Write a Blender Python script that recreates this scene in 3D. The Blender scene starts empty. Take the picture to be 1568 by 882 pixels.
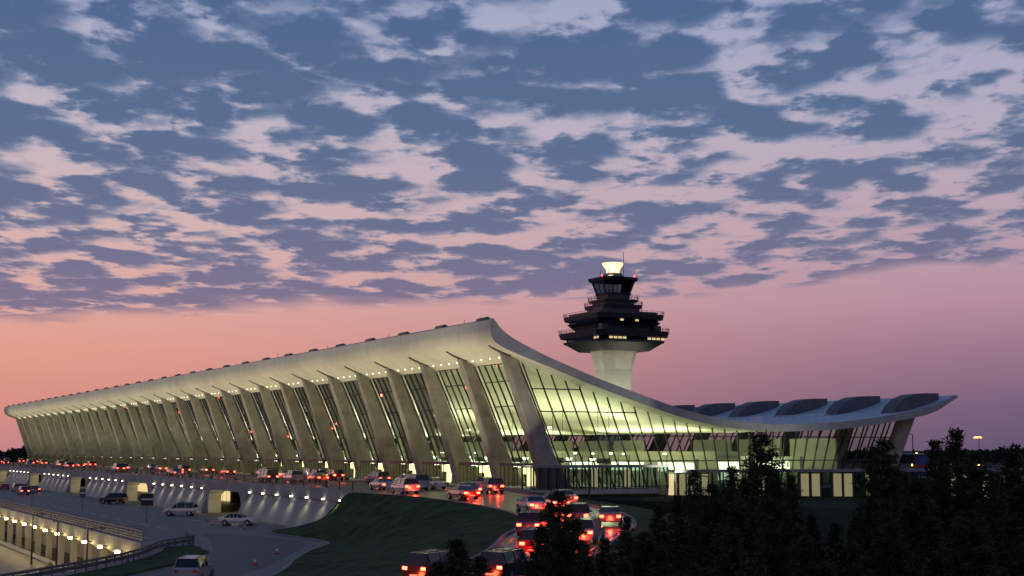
import bpy, bmesh, math, random
from mathutils import Vector, Matrix
random.seed(7)
SC=bpy.context.scene
COL=SC.collection
def lin(c):
    return tuple(((v/255)/12.92 if v/255<=0.04045 else (((v/255)+0.055)/1.055)**2.4) for v in c)+(1.0,)
# ------------------------------------------------------------------ materials
def mat(name, col, rough=0.7, var=0.15, nscale=2.0, bump=0.0, metal=0.0, emit=None, es=0.0, spec=0.5, coat=0.0):
    m=bpy.data.materials.new(name); m.use_nodes=True
    nt=m.node_tree; b=nt.nodes['Principled BSDF']
    b.inputs['Roughness'].default_value=rough; b.inputs['Metallic'].default_value=metal
    b.inputs['Specular IOR Level'].default_value=spec
    b.inputs['Coat Weight'].default_value=coat
    tc=nt.nodes.new('ShaderNodeTexCoord')
    n=nt.nodes.new('ShaderNodeTexNoise'); n.inputs['Scale'].default_value=nscale; n.inputs['Detail'].default_value=6
    nt.links.new(tc.outputs['Object'],n.inputs['Vector'])
    r=nt.nodes.new('ShaderNodeValToRGB')
    r.color_ramp.elements[0].position=0.3; r.color_ramp.elements[1].position=0.7
    r.color_ramp.elements[0].color=tuple(c*(1-var) for c in col[:3])+(1,)
    r.color_ramp.elements[1].color=tuple(min(1,c*(1+var)) for c in col[:3])+(1,)
    nt.links.new(n.outputs['Fac'],r.inputs['Fac']); nt.links.new(r.outputs['Color'],b.inputs['Base Color'])
    if bump:
        bp=nt.nodes.new('ShaderNodeBump'); bp.inputs['Strength'].default_value=bump; bp.inputs['Distance'].default_value=0.05
        n2=nt.nodes.new('ShaderNodeTexNoise'); n2.inputs['Scale'].default_value=nscale*8; n2.inputs['Detail'].default_value=4
        nt.links.new(tc.outputs['Object'],n2.inputs['Vector'])
        nt.links.new(n2.outputs['Fac'],bp.inputs['Height']); nt.links.new(bp.outputs['Normal'],b.inputs['Normal'])
    if emit:
        b.inputs['Emission Color'].default_value=tuple(emit)+(1,); b.inputs['Emission Strength'].default_value=es
        m.cycles.emission_sampling='NONE'
    return m
def glassmat(name, tint, rough=0.05, refl=0.25):
    m=bpy.data.materials.new(name); m.use_nodes=True; nt=m.node_tree
    for n in list(nt.nodes): nt.nodes.remove(n)
    o=nt.nodes.new('ShaderNodeOutputMaterial'); mx=nt.nodes.new('ShaderNodeMixShader')
    t=nt.nodes.new('ShaderNodeBsdfTransparent'); t.inputs['Color'].default_value=tuple(tint)+(1,)
    g=nt.nodes.new('ShaderNodeBsdfGlossy'); g.inputs['Roughness'].default_value=rough; g.inputs['Color'].default_value=(.8,.85,.9,1)
    lw=nt.nodes.new('ShaderNodeLayerWeight'); lw.inputs['Blend'].default_value=refl
    nt.links.new(lw.outputs['Fresnel'],mx.inputs['Fac']); nt.links.new(t.outputs[0],mx.inputs[1]); nt.links.new(g.outputs[0],mx.inputs[2])
    nt.links.new(mx.outputs[0],o.inputs[0]); return m
def seams(m, axis, period, width, dark=0.6):
    nt=m.node_tree; b=nt.nodes['Principled BSDF']; src=b.inputs['Base Color'].links[0].from_socket
    tc=nt.nodes.new('ShaderNodeTexCoord'); sp=nt.nodes.new('ShaderNodeSeparateXYZ'); nt.links.new(tc.outputs['Object'],sp.inputs[0])
    a=nt.nodes.new('ShaderNodeMath'); a.operation='MULTIPLY'; a.inputs[1].default_value=1/period; nt.links.new(sp.outputs[axis],a.inputs[0])
    f=nt.nodes.new('ShaderNodeMath'); f.operation='FRACT'; nt.links.new(a.outputs[0],f.inputs[0])
    l=nt.nodes.new('ShaderNodeMath'); l.operation='LESS_THAN'; l.inputs[1].default_value=width/period; nt.links.new(f.outputs[0],l.inputs[0])
    mx=nt.nodes.new('ShaderNodeMixRGB'); mx.blend_type='MULTIPLY'; mx.inputs[2].default_value=(dark,dark,dark,1)
    nt.links.new(l.outputs[0],mx.inputs[0]); nt.links.new(src,mx.inputs[1]); nt.links.new(mx.outputs[0],b.inputs['Base Color'])
M={}
M['roof']=mat('roof_concrete',(.61,.575,.48),.75,.08,.35,.1); seams(M['roof'],0,6.095,.1,.8)
M['fascia']=mat('roof_edge',(.34,.34,.35),.7,.12,.6)
M['rooftop']=mat('roof_membrane',(.42,.45,.5),.6,.12,.3)
M['col']=mat('column_concrete',(.285,.262,.217),.85,.2,.7,.35); seams(M['col'],2,3.1,.05,.8)
M['conc']=mat('concrete',(.36,.35,.31),.85,.15,.4,.3)
M['concd']=mat('concrete_dark',(.2,.2,.2),.85,.2,.5,.3)
M['shaft']=mat('tower_shaft_concrete',(.55,.54,.45),.8,.1,.4,.2)
M['dark']=mat('dark_metal',(.02,.021,.024),.45,.2,3)
M['hood']=mat('hood_metal',(.09,.095,.11),.6,.2,1)
M['tower']=mat('tower_cladding',(.022,.024,.032),.4,.3,.6)
M['towerband']=mat('tower_band',(.05,.055,.068),.4,.3,.6)
M['asph']=mat('asphalt',(.055,.055,.057),.55,.3,.25,.4)
M['asphroad']=mat('asphalt_ramp',(.05,.049,.05),.3,.3,.3,.25)
M['asphdark']=mat('asphalt_new',(.028,.03,.034),.6,.2,.3,.3)
M['grass']=mat('grass',(.038,.06,.021),.95,.5,.6,.8,spec=.1)
M['dirt']=mat('ground_soil',(.03,.038,.022),.95,.4,.05,.5,spec=.1)
M['paint']=mat('road_paint',(.5,.5,.47),.6,.2,3)
M['yell']=mat('yellow_paint',(.6,.4,.05),.6,.2,3)
M['glass']=glassmat('window_glass',(.80,.88,.77),.03,.08)
M['glassd']=glassmat('dark_glass',(.3,.36,.38),.05,.3)
M['floor']=mat('terrazzo_floor',(.3,.29,.26),.25,.15,.8)
M['inwall']=mat('interior_wall',(.46,.47,.38),.6,.1,.5)
M['lampw']=mat('lamp_white',(.9,.9,.85),.5,0,1,0,0,(1,.98,.75),6)
M['lampy']=mat('lamp_warm',(.9,.8,.5),.5,0,1,0,0,(1,.72,.32),16)
M['lampo']=mat('lamp_orange',(.9,.6,.2),.5,0,1,0,0,(1,.36,.06),9)
M['panely']=mat('lit_doorway',(.6,.5,.3),.6,.35,1.6,0,0,(1,.75,.38),.75)
M['door']=mat('lit_entrance',(.6,.5,.3),.6,.35,1.6,0,0,(1,.74,.36),2.2)
M['panelw']=mat('lit_panel',(.7,.75,.65),.6,.3,.8,0,0,(.85,1,.7),1.7)
M['bowl']=mat('beacon_housing',(.8,.7,.5),.5,.1,1,0,0,(1,.70,.36),1.5)
M['red']=mat('red_beacon',(.5,.02,.02),.5,0,1,0,0,(1,.05,.03),8)
M['tail']=mat('tail_light',(.5,.02,.02),.4,0,1,0,0,(1,.035,.015),30)
M['head']=mat('head_light',(.8,.8,.7),.4,0,1,0,0,(1,.9,.65),6)
M['headoff']=mat('head_light_lens',(.6,.62,.65),.15,0,1)
M['tire']=mat('tire_rubber',(.015,.015,.015),.8,.1,5)
M['rim']=mat('wheel_rim',(.4,.4,.42),.3,.1,5,0,.9)
M['carglass']=mat('car_glass',(.012,.014,.018),.06,.1,2,0,0)
M['orange']=mat('cone_orange',(.7,.13,.02),.6,.1,5)
M['white']=mat('white_paint',(.75,.75,.74),.5,.08,3)
M['blue']=mat('tail_blue',(.05,.08,.25),.4,.1,3)
M['redp']=mat('red_paint',(.45,.03,.03),.4,.1,3)
M['bark']=mat('bark',(.05,.038,.026),.95,.3,6,.5)
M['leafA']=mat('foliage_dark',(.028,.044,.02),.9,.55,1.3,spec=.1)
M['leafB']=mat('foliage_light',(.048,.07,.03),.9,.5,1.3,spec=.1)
M['leafF']=mat('foliage_far',(.02,.026,.022),.95,.4,.05,spec=.1)
PAINTS={'silver':(.32,.33,.35),'white':(.6,.6,.58),'black':(.02,.02,.022),'darkred':(.22,.02,.02),'grey':(.12,.125,.13),'blue':(.03,.05,.13)}
for k,v in PAINTS.items(): M['p_'+k]=mat('car_paint_'+k,v,.28,.05,2,0,.25,coat=.6)
# ------------------------------------------------------------------ mesh helpers
class MB:
    def __init__(s): s.v=[];s.f=[];s.m=[];s.mats=[];s.sm=[]
    def mi(s,k):
        if k not in s.mats: s.mats.append(k)
        return s.mats.index(k)
    def add(s,vs,fs,k,smooth=False):
        o=len(s.v); s.v+= [tuple(v) for v in vs]; i=s.mi(k)
        for f in fs: s.f.append(tuple(o+a for a in f)); s.m.append(i); s.sm.append(smooth)
    def box(s,x0,x1,y0,y1,z0,z1,k):
        if x0>x1:x0,x1=x1,x0
        if y0>y1:y0,y1=y1,y0
        s.add([(x0,y0,z0),(x1,y0,z0),(x1,y1,z0),(x0,y1,z0),(x0,y0,z1),(x1,y0,z1),(x1,y1,z1),(x0,y1,z1)],
              [(0,3,2,1),(4,5,6,7),(0,1,5,4),(1,2,6,5),(2,3,7,6),(3,0,4,7)],k)
    def beam(s,a,b,w,h,k,up=(0,0,1)):
        a=Vector(a);b=Vector(b);d=(b-a)
        if d.length<1e-6:return
        d.normalize(); u=Vector(up)
        if abs(d.dot(u))>.98: u=Vector((1,0,0))
        r=d.cross(u).normalized(); u=r.cross(d).normalized()
        vs=[]
        for p in (a,b):
            for sx,sy in ((-1,-1),(1,-1),(1,1),(-1,1)): vs.append(p+r*sx*w/2+u*sy*h/2)
        s.add(vs,[(0,1,2,3),(7,6,5,4),(0,4,5,1),(1,5,6,2),(2,6,7,3),(3,7,4,0)],k)
    def loft(s,rings,k,cap=True,smooth=False):
        n=len(rings[0]); vs=[p for r in rings for p in r]; fs=[]
        for i in range(len(rings)-1):
            for j in range(n):
                a=i*n+j;b=i*n+(j+1)%n; fs.append((a,b,b+n,a+n))
        s.add(vs,fs,k,smooth)
        if cap:
            s.add(rings[0],[tuple(reversed(range(n)))],k); s.add(rings[-1],[tuple(range(n))],k)
    def cyl(s,c,r0,r1,h,k,n=12,axis='z',smooth=True):
        c=Vector(c);R=[]
        for i,(r,t) in enumerate(((r0,0),(r1,h))):
            ring=[]
            for j in range(n):
                a=2*math.pi*j/n; ca,sa=math.cos(a)*r,math.sin(a)*r
                ring.append(c+(Vector((ca,sa,t)) if axis=='z' else Vector((ca,t,sa)) if axis=='y' else Vector((t,ca,sa))))
            R.append(ring)
        s.loft(R,k,True,smooth)
    def obj(s,name,parent=None,loc=(0,0,0),rot=0,link=True):
        me=bpy.data.meshes.new(name); me.from_pydata(s.v,[],s.f)
        for k in s.mats: me.materials.append(M[k])
        me.polygons.foreach_set('material_index',s.m); me.polygons.foreach_set('use_smooth',s.sm)
        me.update()
        bm=bmesh.new(); bm.from_mesh(me); bmesh.ops.recalc_face_normals(bm,faces=bm.faces) if len(bm.faces)<60000 else None; bm.to_mesh(me); bm.free()
        if not link: return me
        o=bpy.data.objects.new(name,me); COL.objects.link(o); o.location=loc; o.rotation_euler[2]=rot
        if parent: o.parent=parent
        return o
def empty(name,loc=(0,0,0)):
    e=bpy.data.objects.new(name,None); COL.objects.link(e); e.location=loc; return e
def inst(name,me,loc,rot=0,sc=1.0):
    o=bpy.data.objects.new(name,me); COL.objects.link(o); o.location=loc; o.rotation_euler[2]=rot
    o.scale=(sc,sc,sc) if not isinstance(sc,tuple) else sc
    return o
def cr(pts,n):
    out=[];P=[Vector(p) for p in pts];P=[P[0]*2-P[1]]+P+[P[-1]*2-P[-2]]
    for i in range(1,len(P)-2):
        for k in range(n):
            t=k/n;a,b,c,d=P[i-1:i+3]
            out.append(.5*((2*b)+(c-a)*t+(2*a-5*b+4*c-d)*t*t+(3*b-a-3*c+d)*t**3))
    out.append(P[-2]); return out
def light(name,kind,loc,power,col,parent=None,size=.3,tgt=None,cone=90,blend=.6,sy=None):
    l=bpy.data.lights.new(name,kind); l.energy=power; l.color=col
    if kind=='AREA':
        l.size=size
        if sy: l.shape='RECTANGLE'; l.size_y=sy
    else: l.shadow_soft_size=size
    if kind=='SPOT': l.spot_size=math.radians(cone); l.spot_blend=blend
    o=bpy.data.objects.new(name,l); COL.objects.link(o); o.location=loc
    if tgt is not None:
        d=Vector(tgt)-Vector(loc); o.rotation_euler=d.to_track_quat('-Z','Y').to_euler()
    if parent: o.parent=parent
    return o
CAM=Vector((152,-87,4.9)); FW=Vector((-.8846,.4664,0)); RT=Vector((.4664,.8846,0))
def cam_offset(fwd,lat,z=0):
    """camera grid: metres forward / to the right of the camera position"""
    p=CAM+FW*fwd+RT*lat; return Vector((p.x,p.y,z))
BAY=12.19; NB=32; LX=-BAY*NB
G=-4.4
# ================================================================== TERMINAL
T=empty('airport_terminal_building')
top=[(-11.0,20.6),(-9.8,19.3),(-8.1,18.2),(-5.4,17.0),(-2.6,15.9),(3.9,13.65),(11.6,11.35),(16.6,10.0),(21.8,9.0),(28.1,8.35),(34.6,8.3),(43.8,8.75),(53.1,9.9),(59.3,11.05),(64.4,12.7)]
bot=[(-11.25,20.45),(-11.35,18.9),(-10.4,17.5),(-6.9,16.1),(-2.9,14.8),(3.6,12.6),(11.4,10.3),(16.5,8.95),(21.8,7.95),(28.1,7.35),(34.6,7.3),(43.8,7.75),(53.2,8.9),(59.6,10.1),(64.7,12.4)]
TP=cr([(a,b,0) for a,b in top],6); BP=cr([(a,b,0) for a,b in bot],6)
def under(y):
    for i in range(len(BP)-1):
        if i>10 and BP[i].x<=y<=BP[i+1].x:
            t=(y-BP[i].x)/(BP[i+1].x-BP[i].x); return BP[i].y*(1-t)+BP[i+1].y*t
    return 16
xs=[3.0]+[-BAY*i for i in range(NB+1)]+[LX-7]
mb=MB()
n=len(TP)
for L,k in ((TP,'rooftop'),(BP,'roof')):
    vs=[(x,p.x,p.y) for x in xs for p in L]; fs=[]
    for i in range(len(xs)-1):
        for j in range(n-1):
            a=i*n+j; fs.append((a,a+1,a+1+n,a+n) if L is TP else (a,a+n,a+n+1,a+1))
    mb.add(vs,fs,k,True)
for x in (xs[0],xs[-1]):
    vs=[(x,p.x,p.y) for p in TP]+[(x,p.x,p.y) for p in BP]
    mb.add(vs,[(j,j+1,j+1+n,j+n) for j in range(n-1)],'fascia')
for j in (0,n-1):
    vs=[(x,TP[j].x,TP[j].y) for x in (xs[0],xs[-1])]+[(x,BP[j].x,BP[j].y) for x in (xs[-1],xs[0])]
    mb.add(vs,[(0,1,2,3)],'fascia')
me=mb.obj('roof',T)
mb=MB()
for i in range(NB+1):
    x=-BAY*i
    seg=[p for p in BP[3:24] if -10.7<p.x<-7.0]
    rings=[]
    for j,p in enumerate(seg):
        w=.22+.4*j/len(seg)
        rings.append([(x-w+.6,p.x,p.y-.07),(x+w+.6,p.x,p.y-.07),(x+w+.6,p.x,p.y+.12),(x-w+.6,p.x,p.y+.12)])
    mb.loft(rings,'dark')  # dark strip on the closed soffit, stands in for the shaded column slot
    mb.loft([[(x-1.3,yy,z0),(x+1.3,yy,z0),(x+1.2,yy,z1),(x-1.2,yy,z1)] for yy,z0,z1 in ((-11.2,20.4,20.8),(-10.8,20.3,20.95),(-9.6,19.3,20.3),(-9.2,18.9,19.3))],'hood')
    prof=[(53.6,9.8,9.85),(54.6,9.9,11.1),(55.9,10.1,12.1),(57.8,10.5,12.75),(60,11,12.95),(62.6,12,13.0)]
    mb.loft([[(x-1.3,a,b),(x+1.3,a,b),(x+1.3,a,c),(x-1.3,a,c)] for a,b,c in prof],'hood')
mb.obj('roof_hoods_and_dark_slots',T)
mb=MB()
for i in range(0,60):
    x=-6-i*6.3; y=random.uniform(28,50)
    if i%3==0:
        z=8.4
        mb.box(x-.6,x+.6,y-.5,y+.5,z,z+random.uniform(.9,1.5),'white')
for i in range(14):
    x=-25*i-8; mb.beam((x,-9.5,19.3),(x,-9.5,21.3+random.random()*.4),.05,.05,'dark')
for i in range(26):
    mb.beam((-2-i*1.6,44.5,8.7),(-2-i*1.6,44.5,9.8),.07,.07,'white')
mb.beam((-2,44.5,9.8),(-42,44.5,9.8),.07,.07,'white'); mb.beam((-2,44.5,9.3),(-42,44.5,9.3),.05,.05,'white')
mb.obj('rooftop_equipment',T)
def column(mb,x,front=True):
    R=[];H=17.0 if front else 9.6
    for k in range(13):
        t=k/12; z=H*t
        if front:
            yf=-2.7-5.8*(t**1.08); yb=1.2-8.0*(t**.86)
            if t<.12: yf-=.5*(1-t/.12)**2; yb+=.35*(1-t/.12)**2
            yb=max(yb,yf+1.25)
        else:
            yb=53.6+5.2*t; yf=50.0+6.4*(t**.9)
        w=.9-.33*t
        c=.18
        R.append([(x-w+c,yf,z),(x+w-c,yf,z),(x+w,yf+c,z),(x+w,yb-c,z),(x+w-c,yb,z),(x-w+c,yb,z),(x-w,yb-c,z),(x-w,yf+c,z)])
    mb.loft(R,'col')
for i in range(NB+1):
    mb=MB(); column(mb,-BAY*i,True); mb.obj('column',T)
mb=MB()
for i in range(NB+1): column(mb,-BAY*i,False)
mb.obj('rear_columns',T)
gb=(.7,0.15); gt=(-5.7,15.7)
def gl(t): 
    return (gb[0]+(gt[0]-gb[0])*t+.35*math.sin(math.pi*t), gb[1]+(gt[1]-gb[1])*t)
mg=MB(); mf=MB()
for i in range(NB):
    x0=-BAY*i-.55; x1=-BAY*(i+1)+.55
    N=8
    vs=[(x,)+gl(k/N) for x in (x0,x1) for k in range(N+1)]
    mg.add(vs,[(k,k+1,k+1+N+1,k+N+1) for k in range(N)],'glass')
    nm=6
    for j in range(nm+1):
        x=x0+(x1-x0)*j/nm
        for k in range(4):
            a=gl(k/4);b=gl((k+1)/4)
            mf.beam((x,a[0]-.03,a[1]),(x,b[0]-.03,b[1]),.09,.2,'dark',(0,1,0))
    for t in (.0,.18,.42,.66,.86,1):
        a=gl(t); mf.beam((x0,a[0]-.05,a[1]),(x1,a[0]-.05,a[1]),.12,.12,'dark')
mg.obj('front_window_glass',T); mf.obj('front_window_frame',T)
mg=MB(); mf=MB()
NM=30
for xe in (-.6,LX+.6):
    prevb=None
    for i in range(NM+1):
        t=i/NM; yb=1.5+t*50; yt=-5.2+t*61.5; zt=under(yt)+.15
        if prevb:
            mg.add([(xe,prevb[0],.1),(xe,yb,.1),(xe,yt,zt),(xe,prevb[1],prevb[2])],[(0,1,2,3)],'glass')
        mf.beam((xe+.05,yb,0),(xe+.05,yt,zt),.11,.22,'dark',(1,0,0))
        prevb=(yb,yt,zt)
    def yat(t,z):
        yb=1.5+t*50; yt=-5.2+t*61.5; zt=under(yt); return yb+(yt-yb)*z/zt
    for z in (.15,3.4,6.6,9.6,12.4):
        pts=[]
        for i in range(NM+1):
            t=i/NM; 
            if under(-5.2+t*61.5)>z+.3: pts.append((xe+.06,yat(t,z),z))
            else:
                if len(pts)>1: mf.beam(pts[0],pts[-1],.16,.14,'dark')
                pts=[]
        if len(pts)>1: mf.beam(pts[0],pts[-1],.16,.14,'dark')
for i in range(NB):
    x0=-BAY*i-.6; x1=-BAY*(i+1)+.6
    mg.add([(x0,50.5,0),(x1,50.5,0),(x1,55.2,9.2),(x0,55.2,9.2)],[(0,1,2,3)],'glass')
    for j in range(6):
        x=x0+(x1-x0)*j/5; mf.beam((x,50.5,0),(x,55.2,9.2),.12,.2,'dark',(0,1,0))
mg.obj('end_window_glass',T); mf.obj('end_window_frame',T)
mb=MB()
mb.box(2.5,LX-2.5,-.2,55,G-.1,-.02,'conc')
mb.box(1.6,LX-1.6,1.6,50.2,-.015,.05,'floor')
mb.box(4,LX-4,-6.2,-.25,-.05,.15,'conc')
mb.obj('podium',T)
mb=MB()
for i in range(NB):
    x=-BAY*i-BAY/2
    mb.box(x-4.6,x+4.6,17,18.2,.05,1.2,'inwall')
    mb.box(x-4.6,x+4.6,21.5,22,.05,3.6,'inwall')
    mb.box(x-4.2,x+4.2,21.38,21.495,1.9,3.1,'panelw')
    mb.box(x-5.2,x+5.2,38.5,39,.05,3.9,'inwall')
    mb.box(x-3,x+3,38.35,38.495,2.2,3.2,'panelw')
    mb.box(x-1.6,x+1.6,9.9,10.1,3.0,3.7,'dark')
    mb.beam((x-1.4,10,3.7),(x-1.4,10,under(10)),.05,.05,'dark'); mb.beam((x+1.4,10,3.7),(x+1.4,10,under(10)),.05,.05,'dark')
    for yy in (6.5,):
        mb.cyl((x+3,yy,.05),.09,.07,3.4,'dark',8); mb.cyl((x+3,yy,3.45),.28,.42,.3,'lampw',10)
        mb.cyl((x-3,yy,.05),.09,.07,3.4,'dark',8); mb.cyl((x-3,yy,3.45),.28,.42,.3,'lampw',10)
    if i%2==0:
        mb.box(x-3.6,x-2.9,3.6,3.75,7.6,7.85,'lampw')
    for yy in (14,20,32,36): mb.cyl((x+random.uniform(-3,3),yy,4.2),.2,.25,.18,'lampw',8); mb.cyl((x,yy,.05),.06,.06,4.1,'dark',6)
mb.box(-3,LX+3,26,30,.06,4.6,'inwall')
for i in range(NB):
    if i%4!=3: mb.box(-BAY*i-1,-BAY*i-11,45,45.3,.06,6.4,'inwall')
for j in range(9): mb.box(-2.99,-2.9,26.2+.4*j,26.5+.4*j,.8,3.2,'panelw')
mb.obj('interior',T)
for k in range(10):
    xc=-18-k*37.8
    light('uplight','AREA',(xc,24,5.2),2050,(.96,1,.62),T,26,(xc,24,20),sy=3)
    light('uplight','AREA',(xc,9,4.3),2150,(.96,1,.63),T,26,(xc,7,20),sy=1.2)
    light('hall_light','POINT',(xc+8,13,6.5),1300,(.95,1,.66),T,.4)
    if k<5: light('hall_light','POINT',(xc+8,35,5.2),900,(.95,1,.66),T,.4)
mb=MB()
for i in range(NB):
    x=-BAY*i-BAY/2
    mb.box(x-3.6,x+3.6,-3.6,.6,2.75,3.15,'dark')
    for j in range(7):
        xx=x-3.5+7*j/6; mb.beam((xx,-3.5,.15),(xx,-3.5,2.75),.09,.09,'dark')
    for sx in (-3.5,3.5):
        mb.beam((x+sx,-1.4,.15),(x+sx,-1.4,2.75),.09,.09,'dark')
        mb.add([(x+sx,-3.5,.15),(x+sx,.6,.15),(x+sx,.6,2.75),(x+sx,-3.5,2.75)],[(0,1,2,3)],'glass')
    mb.box(x-3.2,x+3.2,-.6,-.5,1.7,2.7,'door')
    mb.box(x-1.6,x+1.6,-.62,-.5,.2,1.695,'door')
    for j in (-2,2): mb.box(x+j-.4,x+j+.4,-2.2,-1.8,2.68,2.74,'lampw')
mb.obj('entrance_vestibules',T)
mb=MB()
for i in range(NB):
    for j in range(4):
        x=-BAY*i-2.4-j*2.5
        mb.cyl((x,-7.4,under(-7.4)-.08),.07,.07,.08,'lampw',8)
mb.obj('eave_lights',T)
mb=MB()
for i in range(NB):
    x=-BAY*i-BAY/2
    mb.box(x-.35,x+.35,-7.4,-6.9,.15,.5,'dark')
    light('floodlight','SPOT',(x,-9.4,.7),1500,(1,.92,.62),T,.12,(x,-9.2,18),140,1)
    mb.box(x-.3,x+.3,-28.9,-28.5,.5,1.0,'dark')
    if i%2==0: light('floodlight','SPOT',(x-6,-28.3,1.1),12200,(1,.91,.64),T,.2,(x-6,-9.5,18.0),80,1)
mb.obj('floodlight_housings',T)
light('floodlight','SPOT',(10,-11,1.2),5500,(1,.93,.68),T,.15,(0,-8,17),75,.9)
light('floodlight','SPOT',(14,8,1),2200,(.97,1,.72),T,.15,(2,10,12),100,.9)
light('floodlight','SPOT',(12,30,1),1500,(.97,1,.72),T,.15,(2,30,8),120,.9)
# ================================================================== CONTROL TOWER
CT=empty('control_tower',(0,0,0)); tx,ty=cam_offset(407,29.7).xy
def octo(s,c,z,ang=math.radians(0)):
    P=[(s-c,-s),(s,-s+c),(s,s-c),(s-c,s),(-s+c,s),(-s,s-c),(-s,-s+c),(-s+c,-s)]
    ca,sa=math.cos(ang),math.sin(ang)
    return [(tx+a*ca-b*sa,ty+a*sa+b*ca,z) for a,b in P]
mb=MB(); mb.loft([octo(s,s*.5,z) for s,z in ((5.4,G),(4.5,10),(4.45,22),(4.9,28),(6.1,33.4))],'shaft'); mb.obj('shaft',CT)
mb=MB()
def tier(z0,z1,s0,s1,k='tower',cf=.16): mb.loft([octo(s0,s0*cf,z0),octo(s1,s1*cf,z1)],k)
tier(33.2,35.4,8.0,11.0); tier(35.4,36.0,11.3,11.5,'towerband'); tier(36,37.0,10.6,10.8,'glassd'); tier(37.0,38.6,12.1,12.5)
tier(38.6,39.6,8.6,8.8,'towerband'); tier(39.6,41.3,9.0,10.6); tier(41.3,42.1,10.0,10.2,'glassd'); tier(42.1,43.5,11.1,11.4); tier(43.5,44.3,10.0,10.0,'towerband')
tier(44.3,45.6,5.9,6.0,'towerband'); tier(45.6,46.6,6.4,6.6); tier(46.6,47.6,4.8,4.8,'towerband'); tier(47.6,48.2,5.6,5.7)
tier(48.2,50.2,3.7,3.9,'towerband'); tier(50.2,53.8,4.1,5.3,'glassd',.35); tier(53.8,54.7,5.8,6.1,'tower',.3); tier(54.7,56.2,3.2,2.3,'towerband',.45)
tier(49.8,50.2,4.4,4.5,'tower',.35)
for sx,sy in ((1,-1),(-1,1),(1,1)):
    mb.box(tx+sx*8,tx+sx*10,ty+sy*8,ty+sy*10,38.6,40.4,'tower')
mb.box(tx+2,tx+7,ty-8,ty-5,44.3,45.5,'tower'); mb.box(tx-6,tx-2,ty+4,ty+7.5,44.3,46,'tower')
mb.obj('observation_decks',CT)
mb=MB()
A=octo(4.15,4.15*.35,50.2);B=octo(5.35,5.35*.35,53.8)
for j in range(8):
    for t in (0,.5): 
        a=Vector(A[j]).lerp(Vector(A[(j+1)%8]),t); b=Vector(B[j]).lerp(Vector(B[(j+1)%8]),t); mb.beam(a,b,.18,.18,'dark')
for s,z in ((12.5,38.6),(11.4,43.5),(6.6,46.6),(5.7,48.2)):
    A=octo(s,s*.16,z)
    for j in range(8):
        a=Vector(A[j]);b=Vector(A[(j+1)%8])
        for h in (.5,1.0): mb.beam(a+Vector((0,0,h)),b+Vector((0,0,h)),.08,.08,'dark')
        m_=max(2,int((b-a).length/1.6))
        for q in range(m_): 
            p=a.lerp(b,q/m_); mb.beam(p,p+Vector((0,0,1.0)),.08,.08,'dark')
for dx,dy,h in ((4.2,1,7.5),(-3.0,-2.5,3),(2.5,-3,2.5),(-4,2,2.2)): mb.beam((tx+dx,ty+dy,54.7),(tx+dx,ty+dy,54.7+h),.12,.12,'dark')
for dx,dy,h in ((6,-6,2.5),(-6,6,3),(6,6,2)): mb.beam((tx+dx,ty+dy,44.3),(tx+dx,ty+dy,44.3+h+1),.12,.12,'dark')
mb.obj('railings_and_masts',CT)
mb=MB()
def litrow(s,z,hh,segs):
    for face,a,b in segs:
        q=a
        while q<b-.01:
            u0=-s+2*s*q; u1=u0+2*s*.055
            if face=='x': mb.add([(tx+s+.12,ty+u0,z),(tx+s+.12,ty+u1,z),(tx+s+.12,ty+u1,z+hh),(tx+s+.12,ty+u0,z+hh)],[(0,1,2,3)],'panely')
            else: mb.add([(tx+u0,ty-s-.12,z),(tx+u1,ty-s-.12,z),(tx+u1,ty-s-.12,z+hh),(tx+u0,ty-s-.12,z+hh)],[(0,1,2,3)],'panely')
            q+=.07
litrow(10.8,36.2,.6,(('x',.12,.4),('x',.72,.95),('y',.82,.95)))
litrow(10.2,41.4,.55,(('x',.3,.34),('x',.55,.57)))
litrow(8.9,40.0,.9,(('x',.08,.26),))
mb.obj('lit_windows',CT)
mb=MB()
def ring(r,z,n=16): return [(tx+r*math.cos(2*math.pi*j/n),ty+r*math.sin(2*math.pi*j/n),z) for j in range(n)]
mb.loft([ring(1.9,56.2),ring(2.0,57.3),ring(2.2,57.6),ring(3.2,59.0),ring(3.2,59.3)],'bowl',True,False)
mb.obj('beacon_bowl',CT)
mb=MB()
for s,z in ((6.0,54.8),):
    for j,p in enumerate(octo(s,s*.4,z)):
        if j%2==0: mb.cyl((p[0],p[1],z),.25,.2,.4,'red',8)
mb.obj('obstruction_lights',CT)
for k in range(4):
    a=math.radians(45+90*k); d=Vector((math.cos(a),math.sin(a),0))*17
    light('shaft_floodlight','SPOT',Vector((tx,ty,9))+d,12000,(1,.97,.70),CT,.3,(tx,ty,29),70,.9)
light('deck_light','POINT',(tx,ty,47.2),120,(1,.8,.5),CT,.3)
light('cab_roof_light','POINT',(tx+2.6,ty-2.6,55.3),500,(1,.75,.42),CT,.3)
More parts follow.
